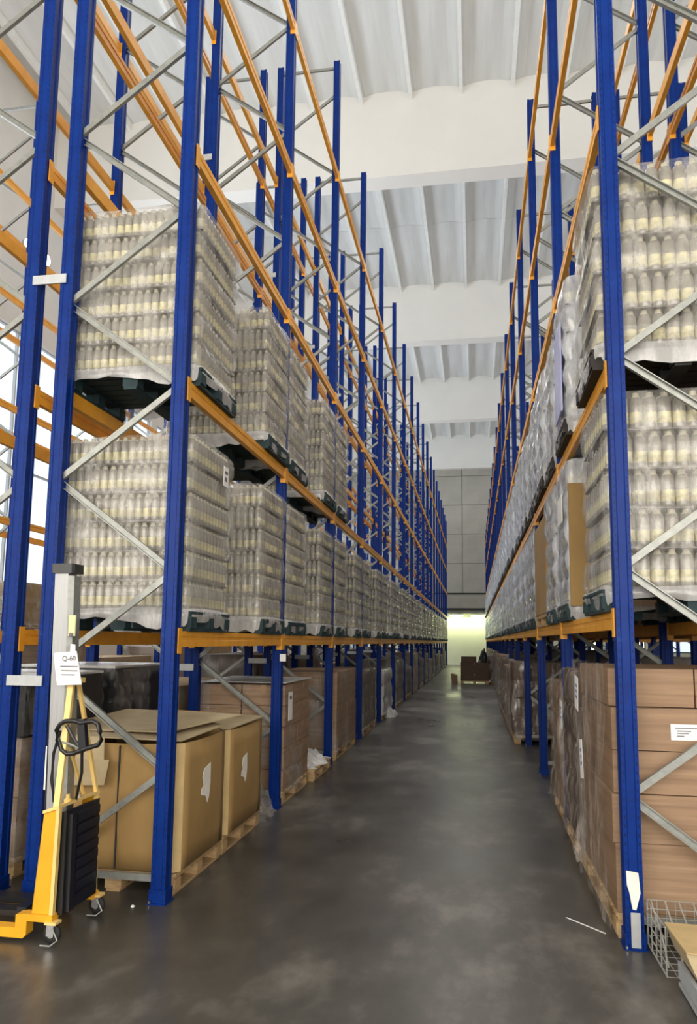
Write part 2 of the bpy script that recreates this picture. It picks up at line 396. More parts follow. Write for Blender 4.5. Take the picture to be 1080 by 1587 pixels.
# ------------------------------------------------------------------ pallets
def pallet_meshes(w, d, mt):                                          # w along x, d along y
    brd = MB().box((-w/2, -.05, 0), (w/2, .05, .02), mt).mesh('deck_board')
    blk = MB().box((-.06, -.05, 0), (.06, .05, .08), mt).mesh('block')
    run = MB(); 
    for x in (-w/2+.06, 0, w/2-.06): run.box((x-.05, -d/2, .0), (x+.05, d/2, .02), mt)
    for x in (-w/2+.06, 0, w/2-.06): run.box((x-.05, -d/2, .10), (x+.05, d/2, .12), mt)
    rm = run.mesh('pallet')
    full = MB(); full.box((-w/2+.01, -d/2, .0), (-w/2+.11, d/2, .02), mt).box((-.05, -d/2, 0), (.05, d/2, .02), mt).box((w/2-.11, -d/2, 0), (w/2-.01, d/2, .02), mt)
    for x in (-w/2+.06, 0, w/2-.06):
        for y in (-d/2+.05, 0, d/2-.05): full.box((x-.06, y-.05, .02), (x+.06, y+.05, .10), mt)
    full.box((-w/2, -d/2, .10), (w/2, d/2, .12), mt)
    nb = 7
    for i in range(nb):
        y = -d/2+.05+(d-.1)*i/(nb-1); full.box((-w/2, y-.045, .12), (w/2, y+.045, .14), mt)
    return dict(board=brd, block=blk, run=rm, full=full.mesh('pallet'), w=w, d=d)
PAL = {}
def pallet(parent, w, d, mt, detail, loc=(0,0,0)):
    k = (round(w,2), round(d,2), mt)
    if k not in PAL: PAL[k] = pallet_meshes(w, d, mt)
    P = PAL[k]
    if not detail: return inst('pallet', P['full'], parent, loc)
    o = inst('pallet', P['run'], parent, loc)
    for i in range(7): inst('deck_board', P['board'], o, (0, -d/2+.05+(d-.1)*i/6, .12))
    for x in (-w/2+.06, 0, w/2-.06):
        for y in (-d/2+.05, 0, d/2-.05): inst('block', P['block'], o, (x, y, .02))
    return o
# ------------------------------------------------------------------ film wrapped bottle loads
BZ = .150; W_, D_ = 1.04, .80
# style: tiers, tier height, bottles along x, along y
STY = {'L': (6, .215, 16, 12), 'R': (5, .252, 12, 9)}
def bottle(q, c, n, sty, ph=0):
    nt_, th_, nx, ny = STY[sty]; r = W_/nx/2*.985; H = th_-.008
    prof = [(r*.9, 0), (r, H*.05), (r, H*.16), (r*1.0, H*.46), (r*.99, H*.76), (r*.84, H*.86), (r*.55, H*.91), (r*.55, H)]
    q.lathe(c, prof, n, ['bottle_body', 'bottle_body', 'bottle_lit_band', 'bottle_body', 'bottle_body', 'bottle_neck', 'bottle_neck'], ph=ph)
BOT = {}
for s_ in STY: bq = MB(); bottle(bq, (0,0,0), 10, s_); BOT[s_] = bq.mesh('bottle', True)
TSH = [(.0, .0), (.008, -.006), (-.006, .007), (.010, .004), (-.009, -.005), (.005, .008)]
def grid_xy(i, j, sty):
    nx, ny = STY[sty][2:]; px = W_/nx; py = D_/ny
    return (-W_/2+px*(i+.5), -D_/2+py*(j+.5))
def joined(skip_front, skip_side, sty):                               # skip_side: +1 / -1 / 0
    q = MB(); NT, TH, nx, ny = STY[sty]
    for t in range(NT):
        for i in range(nx):
            for j in range(ny):
                edge = i in (0, nx-1) or j in (0, ny-1)
                if not edge and t < NT-1: continue
                if not edge and t == NT-1 and (i > 2 and i < nx-3 and j > 2 and j < ny-3) and (i+j) % 2: continue
                if skip_front and j == 0: continue
                if skip_side == 1 and i == nx-1: continue
                if skip_side == -1 and i == 0: continue
                x, y = grid_xy(i, j, sty); bottle(q, (x+TSH[t][0], y+TSH[t][1], BZ+t*TH), 6, sty, (i*3+j)*.4)
    return q.mesh('bottle_rows', True)
J = {(a, s_): joined(abs(a), a, s_) for a in (0, 1, -1) for s_ in STY if (a, s_) not in ((1, 'R'), (-1, 'L'))}
sep_me = MB().box((-W_/2-.006, -D_/2-.006, -.0045), (W_/2+.006, D_/2+.006, .0045), 'separator').mesh('separator_sheet')
def rrect(hx, hy, r, n=6):
    pts = []
    for cx, cy, a0 in ((hx-r, -hy+r, -90), (hx-r, hy-r, 0), (-hx+r, hy-r, 90), (-hx+r, -hy+r, 180)):
        for i in range(n+1):
            a = math.radians(a0+90*i/n); pts.append((cx+r*math.cos(a), cy+r*math.sin(a), math.cos(a), math.sin(a)))
    out = []
    for i, p in enumerate(pts):
        out.append(p); q = pts[(i+1) % len(pts)]; d = math.hypot(q[0]-p[0], q[1]-p[1])
        if d > .15:
            m_ = int(d/.08)
            for k in range(1, m_):
                f = k/m_; out.append((p[0]+(q[0]-p[0])*f, p[1]+(q[1]-p[1])*f, q[2] if i % 7 == 6 and False else (p[2]+q[2])/2, (p[3]+q[3])/2))
    return out
def film_mesh(seed, m1, m2, hx=W_/2+.012, hy=D_/2+.012, z0=.02, tiers=6, th=.215, base=BZ, amp=.012, top=True, skirt=.10):
    rr = random.Random(seed); q = MB(); loop = rrect(hx, hy, .05); n = len(loop)
    ph = [rr.uniform(0, 6.28) for _ in range(6)]
    levels = [(base-skirt, .012, m2), (base-skirt*.45, .020, m2), (base+.01, .016, m2)]
    for t in range(tiers):
        sh = rr.uniform(-.004, .010)
        for f, o in ((.05, .001), (.28, .014), (.55, .017), (.8, .008), (.95, -.002)):
            levels.append((base+(t+f)*th, o+(sh if .1 < f < .9 else 0), m1))
    if top: levels.append((base+tiers*th-.005, -.006, m1)); levels.append((base+tiers*th+.004, -.05, m1))
    vs = []
    for li, (z, o, _) in enumerate(levels):
        for k, (x, y, a, b) in enumerate(loop):
            s = k/n*6.283
            w_ = amp*(.5*math.sin(3*s+ph[0]+z*5)+.35*math.sin(7*s+ph[1]-z*9)+.3*math.sin(17*s+ph[2]+z*23))
            d = o+w_*.6+rr.uniform(-.003, .003)+amp*.3
            zz = z+(rr.uniform(-.02, .02) if li == 0 else .006*math.sin(5*s+ph[3]+li))
            if li == 0: zz += .03*math.sin(4*s+ph[4])
            vs.append((x+a*d, y+b*d, zz))
    fs = {m1: [], m2: []}
    for j in range(len(levels)-1):
        for k in range(n):
            fs[levels[j+1][2]].append((j*n+k, j*n+(k+1) % n, (j+1)*n+(k+1) % n, (j+1)*n+k))
    base_ = len(q.v); q.v += vs
    for mm in fs:
        for f in fs[mm]: q.f.append(list(f)); q.m.append(q.mi(mm))
    return q.mesh('stretch_film', True)
FILM = {(f_, s_): [film_mesh(s+10*len(s_), f_, 'film_skirt', amp=a_, tiers=STY[s_][0], th=STY[s_][1]) for s in range(4)] for f_, a_ in (('film', .016), ('film_glare', .02)) for s_ in STY}
note_me = MB().box((-.002, -.055, 0), (.002, .055, .16), 'paper').box((.002, -.035, .10), (.0025, .035, .125), 'ink').box((.002, -.035, .04), (.0025, .02, .075), 'ink').mesh('paper_note')
def bottle_load(x, y, z, side, detail, fk, label, group, rz=0, wood='teal_wood'):
    sty = 'L' if side == 1 and x < 0 else 'R'; NT, TH, nx, ny = STY[sty]
    t = thing('bottle_pallet', label, 'pallet load', (x, y, z), group, rz)
    pallet(t, 1.12, .80, wood, detail == 2)
    inst('bottle_rows', J[(side if detail == 2 else 0, sty)], t)['kind'] = 'stuff'
    for k in range(NT): inst('separator_sheet', sep_me, t, (0, 0, BZ+k*TH-.003))
    if detail == 2:
        for tt in range(NT):
            for i in range(nx):
                X, Y = grid_xy(i, 0, sty); inst('bottle', BOT[sty], t, (X+TSH[tt][0], Y+TSH[tt][1], BZ+tt*TH), 0)
            ie = nx-1 if side == 1 else 0
            for j in range(1, ny):
                X, Y = grid_xy(ie, j, sty); inst('bottle', BOT[sty], t, (X+TSH[tt][0], Y+TSH[tt][1], BZ+tt*TH), 0)
    inst('stretch_film', R.choice(FILM[(fk, sty)]), t)
    return t
def jit(a=.012): return R.uniform(-a, a)
# left aisle rack
XLc, XRc = -2.52, 1.35
Lg = 'shrink-wrapped bottle pallets on the left rack'; Rg = 'shrink-wrapped bottle pallets on the right rack'
n = 0
for k in range(18):
    for j, off in enumerate((.53, 2.30)):
        y = 4.78+k*2.8+off+(.02 if n == 0 else jit())
        det = 2 if n == 0 else 1
        lb = ('film-wrapped bottles on left rack\'s lowest beams, %s load from the camera' % ordn(n))
        t = bottle_load(XLc+jit(.015), y, LV[0]+.056, 1, det, 'film', lb, Lg, jit(.012))
        if n == 0: inst('paper_note', note_me, t, (W_/2+.045, .20, 1.16))['label'] = 'white delivery note stuck on the film'
        n += 1
n = 0
for k in range(3):
    for j, off in enumerate((.53, 2.30)):
        if k == 2 and j == 1: break
        y = 4.78+k*2.8+off+jit(); 
        bottle_load(XLc+jit(.015), y, LV[1]+.056, 1, 2 if n == 0 else 1, 'film', 'wrapped bottles up on left rack\'s second beams, %s load from the camera' % ordn(n), Lg, jit(.012)); n += 1
# right aisle rack: lowest beams with cardboard-sided loads between bottles
def slab_load(x, y, z, w, d, h, tiers, mt, label, group, film='film_dark', ny_=1, nx_=1, pal='wood', detail=True, tape=True, name='carton_pallet', gap=.004, seed=0, amp=.01, skirt=.06, filmon=True, cat='pallet load', topset=0, rz=0):
    t = thing(name, label, cat, (x, y, z), group, rz); pallet(t, w, d, pal, detail)
    rr = random.Random(seed); zz = .142; hs = h if isinstance(h, list) else [h/tiers]*tiers
    for ti, hh in enumerate(hs):
        nn = nx_ if isinstance(nx_, int) else nx_[ti]; mm = ny_ if isinstance(ny_, int) else ny_[ti]
        for i in range(nn):
            for j in range(mm):
                a = (-w/2+w*i/nn+gap, -d/2+d*j/mm+gap, zz+.002); b = (-w/2+w*(i+1)/nn-gap, -d/2+d*(j+1)/mm-gap, zz+hh-.004)
                dx, dy = rr.uniform(-.008, .008), rr.uniform(-.008, .008)
                q = MB(); q.box((a[0]+dx, a[1]+dy, a[2]), (b[0]+dx, b[1]+dy, b[2]), mt)
                if tape:
                    cx = (a[0]+b[0])/2; cy = (a[1]+b[1])/2
                    q.box((cx-.025+dx, a[1]+dy-.001, b[2]-.07), (cx+.025+dx, a[1]+dy+.01, b[2]+.001), 'tape')
                    q.box((b[0]+dx-.01, cy-.025+dy, b[2]-.07), (b[0]+dx+.001, cy+.025+dy, b[2]+.001), 'tape')
                q.build('carton', t)
        zz += hh
    if filmon:
        fm = film_mesh(seed+50, film, film, w/2+.006, d/2+.006, 0, max(3, tiers), (zz-.142)/max(3, tiers), .142, amp, True, skirt)
        inst('stretch_film', fm, t)
    return t
n = 0
for k in range(18):
    for j, off in enumerate((.505, 1.40, 2.295)):
        if k == 0 and j == 1: continue
        if k == 1 and j in (1, 2): continue
        y = 4.65+k*2.8+off+jit(.006)
        lb = 'shiny wrapped bottles on right rack\'s lowest beams, %s load from the camera' % ordn(n)
        if k == 0 and j == 2: y = 4.65+2.25
        t = bottle_load(XRc+jit(.02), y, RV[0]+.056, -1, 2 if n == 0 else 1, 'film' if n < 1 else 'film_glare', lb, Rg, jit(.015)); n += 1
        if k == 0 and j == 2:
            cb = MB().box((-W_/2-.01, -D_/2-.06, .12), (.35, -D_/2-.046, 1.18), 'cardboard').box((-W_/2-.01, -D_/2-.046, .12), (-W_/2+.0, -D_/2-.02, 1.18), 'cardboard').build('cardboard_guard', t)
            q = MB().box((-W_/2-.058, -.36, .86), (-W_/2-.052, -.02, 1.10), 'paper').build('paper_note', t); q['label'] = 'large white note sheet on the film'
q = slab_load(XRc, 4.65+2.8+1.75, RV[0]+.056, 1.10, 1.5, 1.12, 1, 'cardboard', 'tall plain tan carton load among the bottles on the right rack', 'carton loads on the right rack', film='film', pal='wood', detail=False, seed=31, filmon=False, tape=True)
n = 0
for k in range(18):
    for j, off in enumerate((.505, 1.40, 2.295)):
        if k == 0 and j == 1: continue
        y = 4.65+k*2.8+off+jit()
        if k == 0 and j == 2: y = 4.65+2.0
        t = bottle_load(XRc-.01+jit(.02), y, RV[1]+.056, -1, 2 if n == 0 else 1, 'film' if n < 1 else 'film_glare', 'shiny wrapped bottles on right rack\'s second beams, %s load from the camera' % ordn(n), Rg, jit(.015), wood='black_wood')
        if n == 1:
            c = MB(); c.box((-W_/2-.060, -D_/2+.03, .22), (-W_/2-.046, .12, 1.0), 'blue_cover'); c.build('blue_film_sheet', t)
        n += 1
# back-to-back rows: what shows through the frames
n = 0
for k in (1, 2, 3):
    for off in (.53, 2.30):
        bottle_load(-3.72, 4.78+k*2.8+off, LV[0]+.056, 1, 1, 'film', 'bottle load on the rear left rack behind aisle pallets, %s from camera' % ordn(n), 'bottle pallets on the rear left rack', jit(.02)); n += 1
n = 0
for k in range(0, 8):  # rear right beam loads added to keep the space behind the rack dark
    for off in (.505, 1.40, 2.295):
        for lv in (0, 1):
            bottle_load(2.53, 4.65+k*2.8+off, RV[lv]+.056, 1, 1, 'film', 'added bottle load %s from the camera on the rear right rack, %s beams' % (ordn(n//2), ('lowest', 'second')[lv]), 'added bottle pallets on the rear right rack', jit(.02), wood='black_wood'); n += 1
# ------------------------------------------------------------------ floor goods, left side
def octabin(y0, y1, x0, x1, h, label, seed, flap):
    t = thing('cardboard_bin', label, 'box', ((x0+x1)/2, (y0+y1)/2, 0), 'open cardboard bins under the left rack')
    w, d = x1-x0, y1-y0; pallet(t, w-.04, d-.02, 'wood', True)
    rr = random.Random(seed); z0, z1 = .145, h; th = .012
    def wall(nm, pts, nrm, m='cardboard'):                            # subdivided panel with a slight bulge
        (ax, ay), (bx, by) = pts; q = MB(); N, M = 8, 6; vs = []
        for s in (0, 1):
            for j in range(M+1):
                for i in range(N+1):
                    f, g = i/N, j/M; bl = .030*math.sin(math.pi*f)*math.sin(math.pi*min(1, g*1.0))+rr.uniform(-.002, .002)
                    off = bl-s*th; sag = -.012*math.sin(math.pi*f)*(g == 1)
                    vs.append((ax+(bx-ax)*f+nrm[0]*off, ay+(by-ay)*f+nrm[1]*off, z0+(z1-z0)*g+sag))
        K = (N+1)*(M+1); fs = []
        for j in range(M):
            for i in range(N):
                a = j*(N+1)+i; fs.append((a, a+1, a+N+2, a+N+1)); fs.append((K+a, K+a+N+1, K+a+N+2, K+a+1))
        for i in range(N): a = M*(N+1)+i; fs.append((a, a+1, K+a+1, K+a)); fs.append((i, K+i, K+i+1, i+1))
        for j in range(M): a = j*(N+1); fs.append((a, a+N+1, K+a+N+1, K+a)); a += N; fs.append((a, K+a, K+a+N+1, a+N+1))
        q.add(vs, fs, m); return q.build(nm, t, True)
    hx, hy = w/2, d/2; c = .05
    wall('side_panel', ((-hx+c, -hy), (hx-c, -hy)), (0, -1)); wall('side_panel', ((hx, -hy+c), (hx, hy-c)), (1, 0))
    wall('side_panel', ((hx-c, hy), (-hx+c, hy)), (0, 1)); wall('side_panel', ((-hx, hy-c), (-hx, -hy+c)), (-1, 0))
    for sx, sy in ((1,-1),(1,1),(-1,1),(-1,-1)):
        q = MB(); q.hexa([(sx*(hx-c), sy*hy, z0), (sx*hx, sy*(hy-c), z0), (sx*(hx-.012), sy*(hy-c-.01), z0), (sx*(hx-c-.01), sy*(hy-.012), z0),
                (sx*(hx-c), sy*hy, z1), (sx*hx, sy*(hy-c), z1), (sx*(hx-.012), sy*(hy-c-.01), z1), (sx*(hx-c-.01), sy*(hy-.012), z1)], 'cardboard_edge')
        q.build('corner_strip', t)
    return t, hx, hy
t, hx, hy = octabin(4.90, 5.83, -2.93, -1.99, 1.0, 'big tan cardboard bin with loose lid sheets and hanging flap, nearest the stacker', 3, True)
q = MB(); vs = []
def sheet(q, pts, th, m, nz=(0,0,1)):
    nz = Vector(nz); a = [Vector(p) for p in pts]; k = len(a)
    q.add(a+[p+nz*th for p in a], [tuple(range(k))[::-1], tuple(range(k, 2*k))]+[(i, (i+1) % k, k+(i+1) % k, k+i) for i in range(k)], m)
sheet(q, [(-.50, -.52, 1.035), (.44, -.42, 1.01), (.52, .22, 1.05), (.1, .5, 1.09), (-.5, .45, 1.08)], .008, 'cardboard_pale'); q.build('lid_sheet', t)
q = MB(); sheet(q, [(-.62, -.30, 1.05), (.30, -.33, 1.055), (.60, .42, 1.115), (-.45, .55, 1.12)], .008, 'cardboard_pale'); q.build('lid_sheet', t)
q = MB(); sheet(q, [(-.56, -.45, 1.03), (-.12, -.47, 1.02), (-.02, -.545, .90), (-.05, -.56, .73), (-.16, -.562, .70), (-.55, -.565, .71), (-.60, -.54, .88)][:7], .006, 'cardboard_pale', (0, .5, .5)); 
q = MB(); q.hexa([(-.58,-.50,1.03),(-.10,-.49,1.02),(-.06,-.555,.87),(-.58,-.555,.88),(-.58,-.495,1.04),(-.10,-.485,1.03),(-.06,-.548,.875),(-.58,-.548,.885)], 'cardboard_pale')
q.hexa([(-.58,-.562,.70),(-.05,-.556,.72),(-.02,-.556,.89),(-.58,-.556,.89),(-.58,-.554,.70),(-.05,-.549,.72),(-.02,-.549,.89),(-.58,-.549,.89)], 'cardboard_pale'); q.build('hanging_flap', t)
q = MB().box((.02, -hy-.034, .16), (.028, -hy-.02, .98), 'dark_trim'); q.build('board_seam', t)
def torn(t, x, y, z, s=1, seed=1):
    rr = random.Random(seed); q = MB(); P_ = [(-.02,.13),(.06,.16),(.065,-.02),(.05,-.13),(.03,-.17),(.01,-.11),(-.05,-.08),(-.045,-.03),(-.02,-.01),(-.04,.06)]
    q.prism([(a*s*1.6, b*s*.85) for a, b in P_], (x, y, z), (x+.003, y, z), (0, 1, 0), (0, 0, 1), 'torn'); o = q.build('torn_label', t); o['label'] = 'torn white paper label'
torn(t, hx+.031, -.08, .67, 1.0)
t2, hx2, hy2 = octabin(5.87, 6.88, -2.93, -1.99, .98, 'second big tan cardboard bin with a torn white label, behind the nearest one', 5, False)
q = MB(); sheet(q, [(-.46, -.5, 1.0), (.47, -.46, .985), (.49, .44, 1.0), (-.45, .48, 1.03)], .008, 'cardboard_pale'); q.build('lid_sheet', t2)
q = MB(); sheet(q, [(-.05, -.5, 1.0), (.30, -.5, 1.0), (.31, -.46, 1.12), (-.02, -.45, 1.13)], .006, 'cardboard', (0, -1, 0)); q.build('raised_flap', t2)
torn(t2, hx2+.031, -.17, .63, .85)
def crumple(nm, label, x, y, z, sx, sy, sz, m, seed, cat='film', group=None):
    rr = random.Random(seed); q = MB(); N, M = 14, 12; vs = []; ph = [rr.uniform(0, 6) for _ in range(5)]
    for j in range(M+1):
        for i in range(N+1):
            f, g = i/N*2-1, j/M*2-1
            hgt = max(0, (1-abs(f)**2.5)*(1-abs(g)**2.5))*(.65+.2*math.sin(5*f+ph[0])*math.cos(4*g+ph[1])+.25*math.sin(11*f+7*g+ph[2]))+rr.uniform(-.05, .05)
            vs.append((f*sx/2*(1+.12*math.sin(5*g+ph[3])), g*sy/2*(1+.1*math.sin(4*f+ph[4])), max(0, hgt)*sz+.004))
    fs = [(j*(N+1)+i, j*(N+1)+i+1, (j+1)*(N+1)+i+1, (j+1)*(N+1)+i) for j in range(M) for i in range(N)]
    K = len(vs); rim = [i for i in range(N+1)]+[j*(N+1)+N for j in range(1, M+1)]+[M*(N+1)+i for i in range(N-1, -1, -1)]+[j*(N+1) for j in range(M-1, 0, -1)]
    vs += [(vs[i][0], vs[i][1], 0) for i in rim]
    L = len(rim); fs += [(rim[i], K+i, K+(i+1) % L, rim[(i+1) % L]) for i in range(L)]+[tuple(K+i for i in range(L))[::-1]]
    q.add(vs, fs, m); o = q.build(nm, None, False, (x, y, z)); tag(o, label, cat, group); return o
def pallet_thing(label, x, y, w=1.0, d=1.1, mt='wood'):
    t = thing('wooden_pallet', label, 'pallet', (x, y, 0), 'bare pallets on the floor'); pallet(t, w, d, mt, True); return t
crumple('crumpled_film', 'grey crumpled film beside the second cardboard bin at the post', -2.2, 7.22, 0, .42, .5, .42, 'film_dark', 4)
# stacks of cartons along the left floor
SG = 'carton stacks along the left floor'
s3 = slab_load(-2.48, 8.30, 0, .96, 1.2, 1.10, 5, 'cardboard_brown', 'brown carton stack in five tiers with white label at its corner, behind the second post', SG, film='film_clear', nx_=2, ny_=2, seed=3, amp=.006)
q = MB().box((.497, -.50, .86), (.503, -.34, 1.16), 'paper').box((.503, -.47, 1.08), (.504, -.38, 1.12), 'ink').build('paper_note', s3); q['label'] = 'white shipping label'
sheet_q = MB(); sheet(sheet_q, [(-.50, -.62, 1.262), (.50, -.62, 1.262), (.5, .6, 1.262), (-.5, .6, 1.262)], .008, 'film_white'); sheet_q.build('cover_sheet', s3)
pp = pallet_thing('low wooden pallet carrying white crumpled film on the left floor', -2.45, 9.55, 1.0, 1.0)
crumple('crumpled_film', 'white crumpled plastic heaped on the low pallet between carton stacks', -2.42, 9.55, .142, .95, .95, .28, 'film_white', 6)
slab_load(-2.48, 11.55, 0, .98, 1.75, [.62, .50], 2, 'cardboard_brown', 'tall brown two-tier wrapped stack with darker tucked top, after the third post', SG, film='film_clear', nx_=1, ny_=2, seed=5, amp=.016)
slab_load(-2.48, 14.2, 0, .96, 1.7, 1.05, 4, 'cardboard_dark', 'grey-brown wrapped stack of dark cartons just past the fourth post', SG, film='film_dark', nx_=1, ny_=2, seed=6, amp=.012)
slab_load(-2.48, 17.0, 0, .96, 1.6, .95, 3, 'cardboard_dark', 'stack with loose white film tails just past the fifth post', SG, film='film_white', nx_=1, ny_=2, seed=7, amp=.03)
crumple('crumpled_film', 'white film bunch on the floor edge past the fifth post', -2.08, 17.3, 0, .5, .9, .35, 'film_white', 8)
for i in range(5, 17):
    mt = ['cardboard_dark', 'cardboard_brown', 'cardboard_dark'][i % 3]; hh = [.95, 1.1, .8, 1.2][i % 4]
    slab_load(-2.48, 4.78+i*2.8+1.2, 0, .96, 1.7, hh, 3, mt, 'wrapped carton stack on the left floor in the %s rack bay from the camera' % ordn(i), SG, film=['film_dark', 'film'][i % 2], nx_=1, ny_=2, seed=i+10, detail=False, tape=False, amp=.02)
# rear left rack floor goods
slab_load(-3.75, 5.55, 0, .96, 1.1, .84, 2, 'cardboard_brown', 'brown cartons under a white sheet on the rear left floor, seen between the front posts', 'rear left floor goods', film='film_dark', nx_=1, ny_=1, seed=41, detail=False)
def black_goods(x, y, z, w, d, h, label, seed):
    t = thing('wrapped_bale', label, 'bale', (x, y, z), 'black bales on the rear left rack')
    MB().box((-w/2, -d/2, 0), (w/2, d/2, h), 'black_plastic').build('bale_body', t)
    inst('stretch_film', film_mesh(seed, 'film_clear', 'film_clear', w/2+.01, d/2+.01, 0, 3, (h-.02)/3, .02, .03, True, .01), t)
    q = MB().box((-w/2-.01, -d/2-.02, h), (w/2+.01, d/2+.02, h+.02), 'film_white').build('cover_sheet', t)
black_goods(-3.75, 5.55, .995, .98, 1.1, .42, 'black bale with clear film on the rear left cartons behind the yellow stacker', 71)
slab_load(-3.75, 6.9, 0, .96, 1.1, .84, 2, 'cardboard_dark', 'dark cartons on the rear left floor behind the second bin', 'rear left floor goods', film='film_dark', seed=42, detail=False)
black_goods(-3.75, 6.9, .995, .98, 1.1, .45, 'black bale with clear film on the rear left floor behind the second bin', 72)
for i in range(1, 9):
    mt = ['cardboard_brown', 'cardboard', 'cardboard_dark'][i % 3]; hh = [1.25, 1.05, 1.35][i % 3]
    slab_load(-3.75, 4.78+i*2.8+1.35, 0, .96, 2.0, hh, 3, mt, 'carton stack on the rear left floor in the %s bay from the camera' % ordn(i), 'rear left floor goods', film='film_dark', nx_=1, ny_=2, seed=i+60, detail=False, tape=False, amp=.02)
for i in range(0, 8):
    slab_load(-7.7, 3.4+i*2.8, 0, .96, 2.3, [1.45, 1.2, 1.4][i % 3], 3, ['cardboard', 'cardboard_brown'][i % 2], 'carton stack under the farthest left rack, %s bay from the camera' % ordn(i), 'farthest left floor goods', film='film_dark', nx_=1, ny_=2, seed=i+80, detail=False, tape=False, amp=.01)
    if i in (0, 1, 3):
        slab_load(-7.7, 3.4+i*2.8, LV[0]+.056, .96, 2.2, .7, 2, 'cardboard', 'carton load on lowest beams of the farthest left rack, %s bay from the camera' % ordn(i), 'farthest left rack cartons', film='film', nx_=1, ny_=2, seed=i+90, detail=False, tape=False)
# ------------------------------------------------------------------ floor goods, right side
RG = 'wrapped carton stacks along the right floor'
t = slab_load(1.32, 5.37, 0, 1.02, 1.22, [.40, .285, .255, .255, .235], 5, 'cardboard_brown', 'wide brown carton stack with a white printed label, nearest on the right floor', RG, film='film_brown', nx_=[1, 1, 1, 1, 2], ny_=1, seed=2, tape=False, filmon=False)
fm = MB(); rr = random.Random(9); N, M = 14, 26
vs = []
for j in range(M+1):
    for i in range(N+1):
        yy = -.64+1.30*i/N; zz = .05+1.55*j/M
        vs.append((-.525-.012-.022*abs(math.sin(yy*9+zz*1.5)+.6*math.sin(yy*23-zz*4))-rr.uniform(0, .008), yy, zz))
fm.add(vs, [(j*(N+1)+i, j*(N+1)+i+1, (j+1)*(N+1)+i+1, (j+1)*(N+1)+i) for j in range(M) for i in range(N)], 'film_brown'); fm.build('stretch_film', t, True)
q = MB().box((-.165, -.617, 1.150), (.02, -.612, 1.245), 'paper'); o = q.build('printed_label', t); o['label'] = 'white printed address label'
q = MB()
for z, a, b in ((1.222, -.14, .0), (1.205, -.13, -.05), (1.192, -.13, -.065), (1.175, -.13, -.09)): q.box((a, -.6185, z-.003), (b, -.617, z+.003), 'ink')
q.build('label_print', o)
for o_ in [c_ for c_ in t.children if c_.name.startswith('carton')][-2:]: o_.location.y = .07
def side_note(t, x, y, z, w, h, tilt=0):
    q = MB(); c, s = math.cos(tilt), math.sin(tilt)
    pts = [(-w/2, -h/2), (w/2, -h/2), (w/2, h/2), (-w/2, h/2)]
    q.prism([(a*c-b*s, a*s+b*c) for a, b in pts], (x, y, z), (x-.003, y, z), (0, 1, 0), (0, 0, 1), 'paper')
    for k, (zz, ww) in enumerate(((h*.22, w*.5), (h*.05, w*.35), (-h*.12, w*.5))):
        q.prism([(a*c-b*s, a*s+b*c) for a, b in ((-ww/2, zz-.010), (ww/2, zz-.010), (ww/2, zz+.012), (-ww/2, zz+.012))], (x-.003, y, z), (x-.004, y, z), (0, 1, 0), (0, 0, 1), 'ink_blue')
    o = q.build('paper_note', t); o['label'] = 'white delivery note with blue marks'
side_note(t, -.585, .30, 1.36, .17, .24, .12); side_note(t, -.60, .02, .93, .13, .26, -.15)
t = slab_load(1.31, 6.60, 0, 1.0, 1.10, 1.36, 5, 'cardboard_dark', 'brown wrapped stack with hanging white film tails, second on the right floor', RG, film='film_brown', nx_=1, ny_=1, seed=12, amp=.05)
side_note(t, -.565, .20, 1.10, .15, .24, .05)
t = slab_load(1.33, 7.93, 0, 1.0, .9, 1.2, 4, 'cardboard_brown', 'pinkish-brown wrapped stack, third on the right floor before the empty bay', RG, film='film_brown', nx_=1, ny_=1, seed=13, amp=.05)
for i in range(3, 15):
    for j, off in enumerate((.7, 2.05)):
        slab_load(1.27-(.12 if i < 6 else .02), 4.65+i*2.8+off, 0, 1.0, 1.2, [1.25, 1.1, 1.2][(i+j) % 3], 4, ['cardboard_brown', 'cardboard_dark'][(i+j) % 2], 'wrapped carton stack on right floor past the empty bay, %s from camera' % ordn((i-3)*2+j), RG, film='film_brown', nx_=1, ny_=1, seed=100+i*2+j, amp=.03, detail=False, tape=False)
for i in range(0, 9):
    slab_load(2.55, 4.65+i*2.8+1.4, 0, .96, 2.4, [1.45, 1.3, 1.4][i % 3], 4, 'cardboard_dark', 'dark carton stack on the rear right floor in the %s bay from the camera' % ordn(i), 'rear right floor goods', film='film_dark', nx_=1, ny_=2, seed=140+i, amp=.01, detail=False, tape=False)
for i in range(0, 8):
    slab_load(6.5, 4.65+i*2.8+1.4, 0, .96, 2.4, [1.2, 1.0, 1.3][i % 3], 4, 'cardboard_dark', 'dark carton stack below the farthest right rack, %s bay from the camera' % ordn(i), 'farthest right floor goods', film='film_dark', nx_=1, ny_=1, seed=160+i, amp=.01, detail=False, tape=False)
